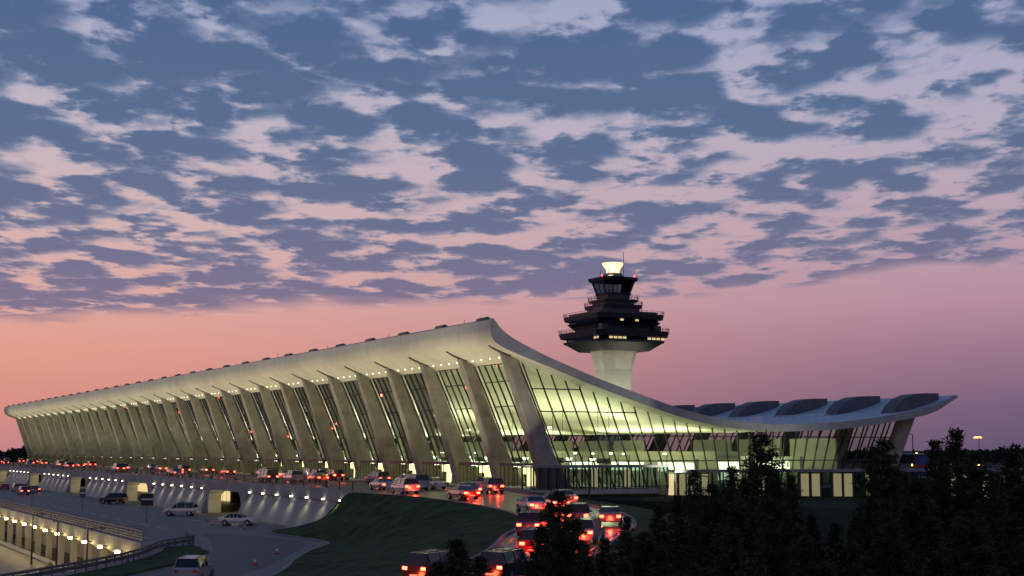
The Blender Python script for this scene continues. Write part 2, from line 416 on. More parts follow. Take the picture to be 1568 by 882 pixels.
# ================================================================== GROUND
ramp_in=[(4,-29,0),(20,-28.7,0),(35,-29,-.3),(47,-31,-.7),(55,-35,-1.1),(61,-39.5,-1.4),(66,-43,-1.8),(70,-46.5,-2.2),(73.5,-51.6,-2.8),(77,-58,-3.3),(82,-66,-3.8),(92,-80,-4.2)]
ramp_out=[(4,-10,0),(20,-15,0),(36,-18.5,-.3),(48,-21.5,-.7),(57,-26,-1.1),(64,-31.5,-1.4),(69.5,-36.5,-1.8),(74.5,-41,-2.2),(79,-47.5,-2.8),(84,-55,-3.3),(90,-63,-3.8),(101,-77,-4.2)]
RI=cr(ramp_in,8);RO=cr(ramp_out,8)
mb=MB()
def sheet(mb,poly,z,k): mb.add([(x,y,z) for x,y in poly],[tuple(range(len(poly)))],k)
tr=[(14,-54.6),(16,-53),(22,-55),(30,-58.5),(37.4,-62.5),(45,-67.8),(52,-73.4),(60,-82),(66,-95)]
far=6000
sheet(mb,[(-far,-54.6),(14,-54.6),(14,far),(-far,far)],G-.02,'dirt')
for a,b in zip(tr[1:],tr[2:]):
    sheet(mb,[a,b,(b[0],far),(a[0],far)],G-.02,'dirt')
sheet(mb,[(14,-54.6),(16,-53),(16,far),(14,far)],G-.02,'dirt')
sheet(mb,[(66,-95),(far,-95),(far,far),(66,far)],G-.02,'dirt')
sheet(mb,[(-far,-95),(-far,-far),(far,-far),(far,-95)],G-.02,'dirt')
sheet(mb,[(-far,-95),(-160,-95),(-160,-54.6),(-far,-54.6)],G-.02,'dirt')
mb.obj('ground')
mb=MB()
sheet(mb,[(-900,-54.4),(13,-54.4),(18,-50),(30,-54),(45,-61),(62,-73),(78,-92),(96,-92),(80,-66),(66,-45),(40,-28),(4,-4),(-900,-4)],G,'asph')
mb.obj('arrivals_road')
mb=MB()
mb.add([(RI[i].x,RI[i].y,RI[i].z+.0) for i in range(len(RI))]+[(p.x,p.y,p.z) for p in RO],[(i,i+1,i+1+len(RI),i+len(RI)) for i in range(len(RI)-1)],'asphroad')
mb.obj('ramp_road')
mb=MB()
def ribbon(mb,t,w,k,i0=0,i1=None,dash=False,dz=.012):
    i1=i1 or len(RI)-1
    for i in range(i0,i1):
        if dash and i%3==0: continue
        q=[]
        for j in (i,i+1):
            c=RI[j].lerp(RO[j],t); d=(RO[j]-RI[j]); d.z=0; d.normalize(); q.append((c-d*w/2,c+d*w/2))
        mb.add([q[0][0]+Vector((0,0,dz)),q[0][1]+Vector((0,0,dz)),q[1][1]+Vector((0,0,dz)),q[1][0]+Vector((0,0,dz))],[(0,1,2,3)],k)
ribbon(mb,.08,.15,'yell'); ribbon(mb,.92,.15,'paint'); ribbon(mb,.37,.13,'paint',0,None,True); ribbon(mb,.65,.13,'paint',0,None,True)
for y in (-12.5,-16,-19.5,-23.5):
    for i in range(62): mb.box(2-i*6.2,-1-i*6.2,y-.07,y+.07,.008,.014,'paint')
for i in range(3):
    y=-36.2-4.2*i-1
    for j in range(40):
        if i!=1: mb.box(-14-j*8,-18-j*8,y-.07,y+.07,G+.006,G+.012,'paint')
mb.box(-10,-330,-31.6,-31.45,G+.006,G+.012,'yell')
mb.box(4,-330,-51.6,-51.45,G+.006,G+.012,'paint')
mb.obj('road_markings')
mb=MB()
for L,s in ((RI,-1),(RO,1)):
    R=[]
    for i,p in enumerate(L):
        d=(RO[i]-RI[i]); d.z=0; d.normalize(); d*=s
        R.append([(p+Vector((0,0,-.3))),(p+Vector((0,0,.14))),(p+d*.3+Vector((0,0,.14))),(p+d*.3+Vector((0,0,-.3)))])
    mb.loft([[tuple(v) for v in r] for r in R],'concd')
mb.obj('ramp_kerb')
gout=[(-7,-30.2),(-5,-35),(2,-37.6),(12,-37),(19.5,-37.6),(24,-40),(30,-43.5),(38,-47.5),(46,-51),(53,-55),(62,-64),(74,-80)]
GO=cr([(a,b,0) for a,b in gout],8); 
mb=MB(); R=[];NS=14
for i in range(len(RI)):
    d=(RO[i]-RI[i]); d.z=0; d.normalize()
    a=RI[i]-d*.3+Vector((0,0,.1)); b=Vector((GO[i].x,GO[i].y,G+.12)); row=[]
    for k in range(NS+1):
        t=k/NS; p=a.lerp(b,t); s=t*t*(3-2*t); p.z=a.z+(b.z-a.z)*(.35*t+.65*s)+(random.uniform(-.04,.04) if 0<k<NS else 0); row.append(p)
    R.append(row)
vs=[p for r in R for p in r]
mb.add(vs,[(i*(NS+1)+k,i*(NS+1)+k+1,(i+1)*(NS+1)+k+1,(i+1)*(NS+1)+k) for i in range(len(R)-1) for k in range(NS)],'grass',True)
mb.obj('grass_bank')
mb=MB()
mb.loft([[tuple(p+o) for o in (Vector((0,0,-.14)),Vector((0,0,0)),Vector((.05,.35,0)),Vector((.05,.35,-.14)))] for p in [Vector((q.x,q.y-.35,G+.13)) for q in GO]],'concd')
mb.obj('loop_kerb')
mb=MB();R=[]
for i in range(len(RO)):
    d=(RO[i]-RI[i]); d.z=0; d.normalize()
    a=RO[i]+d*.3+Vector((0,0,.1)); row=[]
    for k in range(9):
        t=k/8; p=a+d*t*26; s=t*t*(3-2*t); p.z=a.z+(G+.05-a.z)*s+(random.uniform(-.08,.08) if k else 0); row.append(p)
    R.append(row)
mb.add([p for r in R for p in r],[(i*9+k,i*9+k+1,(i+1)*9+k+1,(i+1)*9+k) for i in range(len(R)-1) for k in range(8)],'grass',True)
mb.obj('grass_slope')
mb=MB()
sheet(mb,[(-4,-44),(3,-40.5),(12,-38.6),(20,-40),(30,-45),(44,-52),(56,-61),(64,-72),(50,-66),(38,-57.6),(24,-50.5),(8,-46.5)],G+.006,'asphdark'); mb.obj('loop_road')
mb=MB()
wedge=[(17,-50.6),(26,-51.5),(37,-57),(47,-64),(60,-76),(53,-73),(45,-67.2),(37.4,-61.9),(30,-57.9),(22,-54.4),(17.5,-52.4)]
vs=[(x,y,G+.0) for x,y in wedge]+[(x*.985+.5,y*.985-.9,G+.16) for x,y in wedge]
nn=len(wedge); mb.add(vs,[tuple(range(nn,2*nn))]+[(i,(i+1)%nn,(i+1)%nn+nn,i+nn) for i in range(nn)],'grass'); mb.obj('grass_verge')
# ================================================================== DECK
D=empty('departures_roadway')
mb=MB(); mb.box(4,LX-40,-29,-6.25,-.7,0,'asph'); mb.obj('deck',D)
mb=MB()
mb.box(4.1,LX-40,-29.35,-29.02,-1.0,.35,'conc')
for i in range(NB*3+8):
    x=4-i*4.1; mb.beam((x,-29.18,.35),(x,-29.18,1.25),.1,.1,'dark')
for h in (.62,.9,1.25): mb.beam((4,-29.18,h),(LX-36,-29.18,h),.07,.07,'dark')
mb.obj('parapet_railing',D)
mb=MB()
walls=[(4,-36)]+[(-54-54*k,-90-54*k) for k in range(7)]
ops=[(-36-54*k,-54-54*k) for k in range(7)]
for a,b in walls:
    mb.loft([[(x_,-28.9,-.72),(x_,-27.4,-.72),(x_,-27.4,G),(x_,-30.6,G)] for x_ in (a,b)],'conc')
    m_=int((a-b)/5.5)
    for j in range(m_):
        xx=a-(j+.5)*(a-b)/m_; 
        mb.box(xx-.2,xx+.2,-29.65,-29.45,-.98,-.82,'lampw') 
mb.obj('retaining_wall',D)
for a,b in walls[:5]:
    m_=int((a-b)/5.5)
    for j in range(m_):
        xx=a-(j+.5)*(a-b)/m_
        light('wall_light','SPOT',(xx,-30.1,-1.05),62,(1,.90,.58),D,.08,(xx,-30.2,-4.4),120,1)
mb=MB()
for a,b in ops:
    mb.box(a,b,-15.3,-15,G,-.72,'inwall')
    for j in range(8):
        xx=a-(a-b)*(j+.5)/8; mb.box(xx-.8,xx+.8,-15.42,-15.31,G+.2,G+2.7,'panely'); 
    for xx in (a+.0,b):
        R=[]
        for z,w,dd in ((G,.9,1.6),(-2.6,.9,1.6),(-1.6,1.3,2.0),(-.72,2.6,2.6)):
            R.append([(xx-w,-29.6,z),(xx+w,-29.6,z),(xx+w,-29.6+dd,z),(xx-w,-29.6+dd,z)])
        mb.loft(R,'conc')
    xm=(a+b)/2
    mb.box(xm-.5,xm+.5,-24,-22.8,G,-.72,'conc')
    for j in range(4):
        xx=a-(a-b)*(j+.5)/4; mb.box(xx-.6,xx+.6,-24.4,-24.1,-.82,-.73,'lampw'); mb.box(xx-.6,xx+.6,-19.4,-19.1,-.82,-.73,'lampw')
mb.obj('arrivals_openings',D)
for a,b in ops[:5]:
    light('arrivals_light','POINT',((a+b)/2+4,-22,-1.4),450,(1,.82,.42),D,.3); light('arrivals_light','POINT',((a+b)/2-4,-26,-1.4),450,(1,.82,.42),D,.3)
# ================================================================== service underpass
U=empty('underpass')
mb=MB(); sheet(mb,[(-160,-50),(14,-50),(16,-53),(22,-55),(66,-94),(66,-95),(-160,-95)],-9.2,'asph'); mb.obj('underpass_road',U)
mb=MB()
mb.box(-160,14,-54.9,-54.5,-5.6,G+.25,'conc'); 
mb.box(-160,14,-50.4,-50,-9.2,-5.6,'conc'); mb.box(-160,14,-54.5,-50,-5.9,-5.6,'concd')
for i in range(20):
    x=12-i*8.4; mb.box(x-.45,x+.45,-54.9,-54.2,-9.2,-5.61,'conc')
    mb.beam((x-4.2,-54.95,-5.3),(x-4.2,-55.7,-5.2),.1,.1,'dark'); mb.box(x-4.5,x-3.9,-56.0,-55.6,-5.45,-5.2,'lampy')
mb.box(-160,14,-56.2,-54.95,-9.2,-9.05,'conc')
for a,b in zip(tr[1:],tr[2:]): mb.beam((a[0],a[1],-6.7),(b[0],b[1],-6.7),.35,5.2,'conc')
mb.beam((14,-54.7,-6.7),(16,-53,-6.7),.35,5.2,'conc')
mb.box(-160,60,-95.3,-94.9,-9.2,G+.2,'conc')
for i in range(30): mb.box(8-i*7,4.5-i*7,-68.1,-67.95,-9.194,-9.188,'paint')
mb.obj('underpass_walls',U)
for i in range(12): light('wall_lamp','POINT',(7.8-i*8.4,-56.3,-5.7),200,(1,.72,.28),U,.12)
def railing(name,pts,h=1.0,sp=2.4,bars=(.45,.72,1.0),k='dark',w=.09):
    mb=MB()
    for a,b in zip(pts,pts[1:]):
        a=Vector(a);b=Vector(b)
        for q in bars: mb.beam(a+Vector((0,0,q)),b+Vector((0,0,q)),w,w*1.2,k)
        n_=max(1,int((b-a).length/sp))
        for i in range(n_): p=a.lerp(b,i/n_); mb.beam(p,p+Vector((0,0,h)),w,w,k)
    return mb.obj(name)
railing('guard_railing',[(-160,-54.7,G+.25),(14,-54.7,G+.25)],1.1,2.2,(.3,.55,.8,1.1))
railing('guard_railing',[tuple(p) for p in cr([(a,b+.1,G-.02) for a,b in [(10,-49.6),(15,-50.2)]+tr[2:8]],5)],1.0,2.4,(.5,.62,.9),'hood',.14)
# ================================================================== low glazed corridor
W=empty('glazed_corridor')
mb=MB();mg=MB()
def corridor(p,q,z0,z1,n_,lit=.55):
    p=Vector(p);q=Vector(q);d=(q-p);L=d.length;d.normalize();nn_=Vector((d.y,-d.x,0))
    mb.beam(p+Vector((0,0,z1)),q+Vector((0,0,z1)),3.4,.3,'concd')
    mb.beam(p+Vector((0,0,z0+.25)),q+Vector((0,0,z0+.25)),3.2,.5,'conc')
    for i in range(n_+1):
        c=p+d*L*i/n_
        for s in (1.5,-1.5): mb.beam(c+nn_*s+Vector((0,0,z0+.5)),c+nn_*s+Vector((0,0,z1)),.14,.14,'dark')
        if i<n_ and random.random()<lit:
            a=c-nn_*1.2; b=a+d*L/n_*.75
            mb.add([a+Vector((0,0,z0+.7)),b+Vector((0,0,z0+.7)),b+Vector((0,0,z1-.4)),a+Vector((0,0,z1-.4))],[(0,1,2,3)],'panely')
    a=p+nn_*1.5;b=q+nn_*1.5
    mg.add([a+Vector((0,0,z0+.5)),b+Vector((0,0,z0+.5)),b+Vector((0,0,z1)),a+Vector((0,0,z1))],[(0,1,2,3)],'glassd')
corridor((8,-9,0),(9,9,0),-.3,2.9,16,.35)
corridor((11,9,0),(26,58,0),-2.6,2.3,36,.5)
mb.obj('corridor_frame',W);mg.obj('corridor_glass',W)
mb=MB(); mb.loft([[(10,-12,G),(40,14,G),(60,70,G),(2.6,70,G),(2.6,-12,G)],[(10,-12,-.3),(30,14,-1.5),(40,70,-2.2),(2.6,70,-.3),(2.6,-12,-.3)]],'dirt'); mb.obj('terrace_ground')
# ================================================================== cars
def carmesh(kind,paint,lit=True,head=False):
    P='p_'+paint; mb=MB()
    if kind=='sedan':
        S=[(-2.35,.78,.42,.78,.80,0),(-2.2,.88,.30,.92,.98,0),(-1.55,.90,.26,.95,1.03,0),(-.85,.91,.25,.96,1.40,1),(.15,.91,.25,.95,1.43,1),(1.05,.90,.25,.92,.99,0),(2.0,.87,.28,.76,.82,0),(2.35,.76,.4,.58,.62,0)];gl_={2:1,3:2,4:1}; wb=1.38;wr=.33
    elif kind=='suv':
        S=[(-2.4,.86,.45,.98,1.02,0),(-2.32,.92,.34,1.06,1.12,0),(-2.05,.94,.32,1.08,1.72,1),(.35,.94,.3,1.06,1.78,1),(1.15,.93,.3,1.03,1.12,0),(2.1,.9,.34,.93,1.0,0),(2.4,.8,.45,.7,.75,0)];gl_={1:1,2:2,3:1};wb=1.42;wr=.38
    else:
        S=[(-2.5,.9,.42,1.05,1.1,0),(-2.45,.96,.34,1.1,1.16,0),(-2.25,.97,.32,1.12,1.9,1),(1.0,.97,.3,1.1,1.92,1),(1.8,.95,.3,1.02,1.12,0),(2.3,.92,.34,.9,.97,0),(2.5,.82,.45,.65,.7,0)];gl_={1:1,2:2,3:1};wb=1.6;wr=.36
    R=[]
    for x,w,zb,zm,zr,c in S:
        wt=w*.74 if c else w*.86
        R.append([(x,-w*.93,zb),(x,-w,(zb+zm)*.5),(x,-w*.97,zm),(x,-wt,zr),(x,wt,zr),(x,w*.97,zm),(x,w,(zb+zm)*.5),(x,w*.93,zb)])
    vs=[p for r in R for p in r];fp=[];fg=[]
    for i in range(len(S)-1):
        for j in range(8):
            f=(i*8+j,i*8+(j+1)%8,(i+1)*8+(j+1)%8,(i+1)*8+j)
            g=gl_.get(i,0)
            if (g==1 and j in(2,3,4)) or (g==2 and j in (2,4)): fg.append(f)
            else: fp.append(f)
    fp+= [tuple(range(8)),tuple(range((len(S)-1)*8,len(S)*8))]
    mb.add(vs,fp,P); mb.add(vs,fg,'carglass')
    c=[s for s in S if s[5]]
    for s in (-1,1):
        xm=(c[0][0]+c[1][0])/2
        for xm in (c[0][0]+.02,xm,c[1][0]-.02):
            mb.beam((xm,s*.885*c[0][1]/.91,c[0][3]),(xm,s*(c[0][1]*.74+.012),c[0][4]-.02),.09,.05,P,(1,0,0))
        for wx in (-wb,wb):
            mb.cyl((wx,s*.93 - (.22 if s>0 else 0),wr),wr,wr,.22,'tire',16,'y'); mb.cyl((wx,s*.94-(.02 if s>0 else 0),wr),wr*.62,wr*.55,.02,'rim',10,'y')
            mb.cyl((wx,s*.9-(.03 if s>0 else 0),wr+.03),wr*1.16,wr*1.16,.03,'tire',16,'y')
        zt=S[1][3]-.12; xr=S[0][0]
        mb.box(xr-.03,xr+.12,s*.82,s*.5,zt-.16,zt+.02,'tail' if lit else 'redp')
        mb.box(S[-1][0]-.16,S[-1][0]-.0,s*.74,s*.45,.55,.68,'head' if head else 'headoff')
        mb.box(.85,1.05,s*.92,s*1.08,.98,1.1,P)
    mb.box(S[0][0]-.05,S[0][0]+.15,-.8,.8,.38,.55,P); mb.box(S[-1][0]-.15,S[-1][0]+.06,-.74,.74,.34,.5,P)
    mb.box(S[0][0]-.06,S[0][0]-.053,-.26,.26,.42,.53,'white')
    if kind!='sedan':
        for s in (-1,1): mb.beam((-1.9,s*.6,c[0][4]+.06),(.3,s*.6,c[1][4]+.06),.05,.05,'dark')
    return mb.obj(kind,link=False)
CM={}
def car(kind,paint,x,y,z,ang,lit=True,head=False):
    key=(kind,paint,lit,head)
    if key not in CM: CM[key]=carmesh(*key)
    return inst({'sedan':'sedan_car','suv':'suv_car','van':'passenger_van'}[kind],CM[key],(x,y,z),ang)
kinds=['sedan','suv','sedan','sedan','suv','van']; pk=['black','silver','grey','darkred','blue','black','grey','white']
for t,offs in ((.22,.2),(.5,1.6),(.79,.8)):
    i=2.0+offs*3
    while i<len(RI)-10:
        i0=int(i); fr=i-i0
        p=RI[i0].lerp(RI[i0+1],fr).lerp(RO[i0].lerp(RO[i0+1],fr),t)
        q=RI[i0].lerp(RO[i0],t); r=RI[i0+1].lerp(RO[i0+1],t); d=(q-r)
        car(random.choice(['sedan','sedan','suv']),random.choice(['black','grey','blue','darkred','silver']),p.x,p.y,p.z+.01,math.atan2(d.y,d.x),True)
        d.normalize(); 
        light('tail_glow','POINT',p-d*3.2+Vector((0,0,.7)),120,(1,.06,.02),None,.15)
        seglen=(q-r).length; i+=random.uniform(15,27)/max(seglen,.3)
for y in (-8.4,-11,-14.6,-18,-21.6):
    x=-4-random.uniform(0,18)
    while x>-365:
        car(random.choice(kinds),random.choice(pk),x,y,.01,math.pi+random.uniform(-.03,.03),random.random()<.7)
        x-=random.uniform(8,26) if y in(-8.4,-11) and x>-90 else random.uniform(34,80)
for i in range(12): light('tail_glow','POINT',(-6-i*12,-13-(i%3)*4,.8),110,(1,.06,.03),None,.2)
car('sedan','white',-17.5,-35.8,G+.01,math.radians(58),False)
car('suv','white',-46,-35.5,G+.01,math.radians(240),False,True)
car('suv','black',-95,-34.5,G+.01,math.radians(225),False)
for k,(x,y) in enumerate(((-168,-36),(-176,-38.5),(-184,-36),(-192,-39),(-150,-41),(-200,-44))): car(kinds[k%5],pk[k%6],x,y,G+.01,math.pi,k%2==0)
car('suv','silver',52.5,-60.0,G+.02,math.radians(150),False)
# ================================================================== street furniture
def cone(x,y,z):
    mb=MB(); mb.box(-.2,.2,-.2,.2,0,.04,'tire'); mb.cyl((0,0,.04),.15,.105,.24,'orange',12); mb.cyl((0,0,.28),.105,.08,.14,'white',12); mb.cyl((0,0,.42),.08,.03,.3,'orange',12)
    mb.obj('traffic_cone',None,(x,y,z))
for x,y in ((-26,-33),(-19,-38.6),(-28,-36.6),(-9,-37.5),(30,-46.5),(41,-52),(-60,-33)): cone(x,y,G+.01)
def sign(x,y,z,h,w,hh,k,ang,diamond=False,name='traffic_sign'):
    mb=MB(); mb.cyl((0,0,0),.05,.05,h,'hood',8)
    if diamond:
        s=w*.7; mb.loft([[(yy,a,h+b) for a,b in ((0,-s),(s,0),(0,s),(-s,0))] for yy in (.06,.09)],k)
    else:
        mb.box(.06,.1,-w/2,w/2,h-hh,h+.1,k); mb.box(.102,.106,-w/2+.1,w/2-.1,h-hh*.5,h-hh*.38,'white')
    mb.obj(name,None,(x,y,z),ang)
va=math.atan2(-FW.y,-FW.x)
sign(-28,-44.5,G,3.6,1.6,1.4,'dark',va); sign(-62,-46,G,3.4,.9,1.2,'hood',va); sign(-82,-50,G,3.4,.9,1.2,'hood',va)
sign(24,-65,-9.2,3.6,1.1,1,'yell',va,True,'warning_sign')
def lamp(x,y,z,h,k='lampo',r=.3,arm=1.2,name='street_lamp'):
    mb=MB(); mb.cyl((0,0,0),.12,.07,h,'dark',8); mb.beam((0,0,h),(arm,0,h+.15),.08,.08,'dark'); mb.cyl((arm,0,h-.1),r,r*.6,.22,k,10)
    mb.obj(name,None,(x,y,z),random.uniform(0,6))
for f,l,h,k,r in ((260,86.6,11.5,'lampo',.8),(210,60,11.5,'lampy',.25),(150,8.2,8.4,'hood',.22),(118,16.5,7.0,'hood',.22)):
    p=cam_offset(f,l,G); lamp(p.x,p.y,p.z,h,k,r)
p=cam_offset(256,86.0,6.5); light('orange_lamp','POINT',p,900,(1,.5,.15),None,.4)
for x in (4,-13,-30):
    lamp(x,-58,-9.2,6.0,'hood',.3,1.5)
mb=MB()
for i in range(34):
    f=random.uniform(420,1200); l=f*random.uniform(-.36,.36); p=cam_offset(f,l,random.uniform(G+2,4)); s=.0013*f
    mb.cyl(p,s*.5,s*.5,s,random.choice(['lampo','lampy','red','lampw']),6)
    mb.beam((p.x,p.y,G),(p.x,p.y,p.z),.2,.2,'dark')
for l in (98,106,113,121):
    p=cam_offset(340,l,random.uniform(1,4)); mb.cyl(p,.22,.22,.4,'lampo',6); mb.beam((p.x,p.y,G),(p.x,p.y,p.z),.15,.15,'dark')
mb.obj('distant_light_masts')
# ================================================================== airliner
mb=MB()
R=[]
for x,r,z in ((-17,.15,3.3),(-15,.6,3.0),(-11,1.15,2.7),(-6,1.45,2.5),(8,1.45,2.5),(12,1.2,2.4),(14.2,.7,2.2),(15,.1,2.0)):
    R.append([(x,r*math.cos(a*math.pi/8),z+r*math.sin(a*math.pi/8)) for a in range(16)])
mb.loft(R,'white',True,True)
mb.loft([[(-16.5,-.14,3.4),(-11.5,-.14,3.4),(-11.5,.14,3.4),(-16.5,.14,3.4)],[(-18,-.08,8.3),(-15.4,-.08,8.3),(-15.4,.08,8.3),(-18,.08,8.3)]],'blue')
mb.loft([[(-17.05,-.16,5.2),(-13.1,-.16,5.2),(-13.1,.16,5.2),(-17.05,.16,5.2)],[(-17.3,-.16,6.0),(-13.8,-.16,6.0),(-13.8,.16,6.0),(-17.3,.16,6.0)]],'redp')
for s in (-1,1):
    mb.loft([[(-2.5,s*1.2,2.0),(3,s*1.2,2.0),(3,s*1.2,2.3),(-2.5,s*1.2,2.3)],[(-4.5,s*12,2.9),(-3,s*12,2.9),(-3,s*12,3.0),(-4.5,s*12,3.0)]],'white')
    mb.loft([[(-17.8,s*.1,8.2),(-15.6,s*.1,8.2),(-15.6,s*.1,8.35),(-17.8,s*.1,8.35)],[(-19,s*4,8.3),(-17.8,s*4,8.3),(-17.8,s*4,8.4),(-19,s*4,8.4)]],'white')
    mb.cyl((-11,s*1.9,3.1),.55,.5,3,'white',12,'x'); mb.cyl((-.5,s*1.6,0),.4,.4,1.9,'dark',8)
for i in range(16): 
    for s in (-1,1): mb.box(-7+i*.95,-6.7+i*.95,s*1.38,s*1.43,2.8,3.15,'carglass')
mb.cyl((11,0,0),.3,.3,1.9,'dark',8)
p=cam_offset(300,104); mb.obj('airliner',None,(p.x,p.y,G),math.radians(35))
# ================================================================== trees
def conifer(seed,H,Rr,shape=.8,leafy=1.0):
    rnd=random.Random(seed); mb=MB()
    R=[]
    for k in range(7):
        t=k/6; r=.02+.16*(1-t)*(H/9); ox=.12*math.sin(t*5+seed); R.append([(ox+r*math.cos(a*math.pi/3),r*math.sin(a*math.pi/3),H*t*.98) for a in range(6)])
    mb.loft(R,'bark')
    z=.06*H
    V={'leafA':([],[]),'leafB':([],[])}
    while z<H*.99:
        t=z/H; nb=rnd.randint(7,10)
        for b in range(nb):
            a=rnd.uniform(0,6.283); prof=((1-t)**shape)*(1 if t>.15 else .75+.25*t/.15)
            L=Rr*prof*rnd.uniform(.4,1.25)+.12; up=.25+.5*t-rnd.uniform(0,.5)
            d=Vector((math.cos(a),math.sin(a),up*.5)); e=Vector((0,0,z))+d*L
            if L>.7: mb.beam((0,0,z),tuple(e*.98+Vector((0,0,z*.02))),.03,.03,'bark')
            ns=max(2,int(L/.24))
            for s in range(ns):
                q=(s+.6)/ns
                if q<.2: continue
                c=Vector((0,0,z))+d*L*q+Vector((rnd.gauss(0,.09),rnd.gauss(0,.09),rnd.gauss(0,.08)-.12*q*q*L))
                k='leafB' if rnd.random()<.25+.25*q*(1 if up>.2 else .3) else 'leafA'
                vs,fs=V[k]
                for _ in range(int(9*leafy)):
                    sz=rnd.uniform(.08,.19); u=Vector((rnd.gauss(0,1),rnd.gauss(0,1),rnd.gauss(0,.7))).normalized(); 
                    u=(u+d*.9).normalized(); w=u.cross(Vector((rnd.gauss(0,1),rnd.gauss(0,1),rnd.gauss(0,1)))).normalized()
                    o=len(vs); cc=c+u*rnd.uniform(-.08,.16)+Vector((rnd.gauss(0,.05),rnd.gauss(0,.05),rnd.gauss(0,.05)))
                    vs+= [cc-w*sz*.34,cc+w*sz*.34,cc+u*sz*1.3]; fs.append((o,o+1,o+2))
        z+=rnd.uniform(.11,.22)*(1 if H<9 else 1.2)
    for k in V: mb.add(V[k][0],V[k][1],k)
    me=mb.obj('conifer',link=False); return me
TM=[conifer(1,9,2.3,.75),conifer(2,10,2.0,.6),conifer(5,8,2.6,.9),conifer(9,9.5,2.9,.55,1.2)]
HT=[9,10,8,9.5]
def tree(f,l,topz,v,base=G,name='pine_tree',wide=1.0):
    p=cam_offset(f,l,base); s=(topz-base)/HT[v]
    inst(name,TM[v],p,random.uniform(0,6.28),(s*wide,s*wide,s))
def plant(b,e,Z,v,wide=1.0): tree(Z,(b-784)/2150*Z,4.9-(e-688)/2150*Z,v,G,'pine_tree',wide)  # b, e are image pixels, unprojected through the camera at distance Z
# image pixel x and y of each treetop, with estimated camera distance
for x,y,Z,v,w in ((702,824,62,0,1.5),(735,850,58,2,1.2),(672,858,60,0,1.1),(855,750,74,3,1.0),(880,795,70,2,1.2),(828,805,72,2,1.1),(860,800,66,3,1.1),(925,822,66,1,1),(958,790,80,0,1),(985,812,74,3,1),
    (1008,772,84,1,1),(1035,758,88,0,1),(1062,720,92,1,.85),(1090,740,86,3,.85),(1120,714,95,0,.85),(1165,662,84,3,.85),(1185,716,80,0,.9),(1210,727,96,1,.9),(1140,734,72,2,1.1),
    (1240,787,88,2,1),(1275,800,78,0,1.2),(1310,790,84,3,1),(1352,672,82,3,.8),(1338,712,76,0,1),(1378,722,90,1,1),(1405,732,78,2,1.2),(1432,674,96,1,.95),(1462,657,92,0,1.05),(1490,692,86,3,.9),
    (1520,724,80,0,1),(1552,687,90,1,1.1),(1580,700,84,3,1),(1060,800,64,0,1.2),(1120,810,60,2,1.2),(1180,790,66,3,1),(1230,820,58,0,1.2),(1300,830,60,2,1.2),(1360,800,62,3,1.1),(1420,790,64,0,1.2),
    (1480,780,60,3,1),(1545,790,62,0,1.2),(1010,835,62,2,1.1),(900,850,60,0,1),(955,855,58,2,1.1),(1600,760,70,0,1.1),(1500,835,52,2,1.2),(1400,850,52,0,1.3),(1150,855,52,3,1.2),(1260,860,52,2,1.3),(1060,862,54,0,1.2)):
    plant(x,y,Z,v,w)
mb=MB(); vs=[];fs=[]
rnd=random.Random(4)
for i in range(1500):
    a=rnd.uniform(-.62,.62); f=rnd.uniform(640,760) if a<-.33 else rnd.uniform(900,1150)
    c=cam_offset(f,f*math.tan(a),G); hh=rnd.uniform(5,9)+2.5*math.sin(a*40)+1.5*math.sin(a*131)
    if a<-.33: hh+=3
    for k in range(22):
        p=c+Vector((rnd.gauss(0,3.5),rnd.gauss(0,3.5),hh*math.sqrt(rnd.random()))); s=rnd.uniform(.8,2.2)
        u=Vector((rnd.gauss(0,1),rnd.gauss(0,1),rnd.gauss(0,1))).normalized(); w=u.cross(Vector((rnd.gauss(0,1),rnd.gauss(0,1),.3))).normalized()
        o=len(vs); vs+= [p-w*s,p+w*s,p+u*s*1.4]; fs.append((o,o+1,o+2))
mb.add(vs,fs,'leafF'); mb.obj('distant_tree_line')
# ================================================================== SKY
w=bpy.data.worlds.new('World'); SC.world=w; w.use_nodes=True; nt=w.node_tree
for n_ in list(nt.nodes): nt.nodes.remove(n_)
def N(t,**kw):
    n_=nt.nodes.new(t)
    for k,v in kw.items(): setattr(n_,k,v)
    return n_
def mth(op,a,b=None,c=None,clamp=False):
    n_=N('ShaderNodeMath',operation=op); n_.use_clamp=clamp
    for i,v in enumerate((a,b,c)):
        if v is None: continue
        if isinstance(v,(int,float)): n_.inputs[i].default_value=v
        else: nt.links.new(v,n_.inputs[i])
    return n_.outputs[0]
def sstep(a,b,v):
    n_=N('ShaderNodeMapRange'); n_.interpolation_type='SMOOTHSTEP'
    nt.links.new(v,n_.inputs[0])
    for i,q in ((1,a),(2,b)):
        if isinstance(q,(int,float)): n_.inputs[i].default_value=q
        else: nt.links.new(q,n_.inputs[i])
    return n_.outputs[0]
def ramp(v,stops,scale=1.0):
    r=N('ShaderNodeValToRGB'); nt.links.new(mth('MULTIPLY',v,scale),r.inputs[0]); e=r.color_ramp.elements
    for i,(p_,c) in enumerate(stops):
        el=e[i] if i<2 else e.new(min(1,p_*scale)); el.position=min(1,p_*scale); el.color=lin(c)
    return r.outputs[0]
def mix(f,a,b):
    n_=N('ShaderNodeMixRGB'); 
    if isinstance(f,float): n_.inputs[0].default_value=f
    else: nt.links.new(f,n_.inputs[0])
    for i,v in ((1,a),(2,b)):
        if isinstance(v,tuple): n_.inputs[i].default_value=v
        else: nt.links.new(v,n_.inputs[i])
    return n_.outputs[0]
tc=N('ShaderNodeTexCoord'); sp=N('ShaderNodeSeparateXYZ'); nt.links.new(tc.outputs['Generated'],sp.inputs[0])
X,Y,Z=sp.outputs
lat=mth('ADD',mth('MULTIPLY',X,.4664),mth('MULTIPLY',Y,.8846)); fwd=mth('ADD',mth('MULTIPLY',X,-.8846),mth('MULTIPLY',Y,.4664))
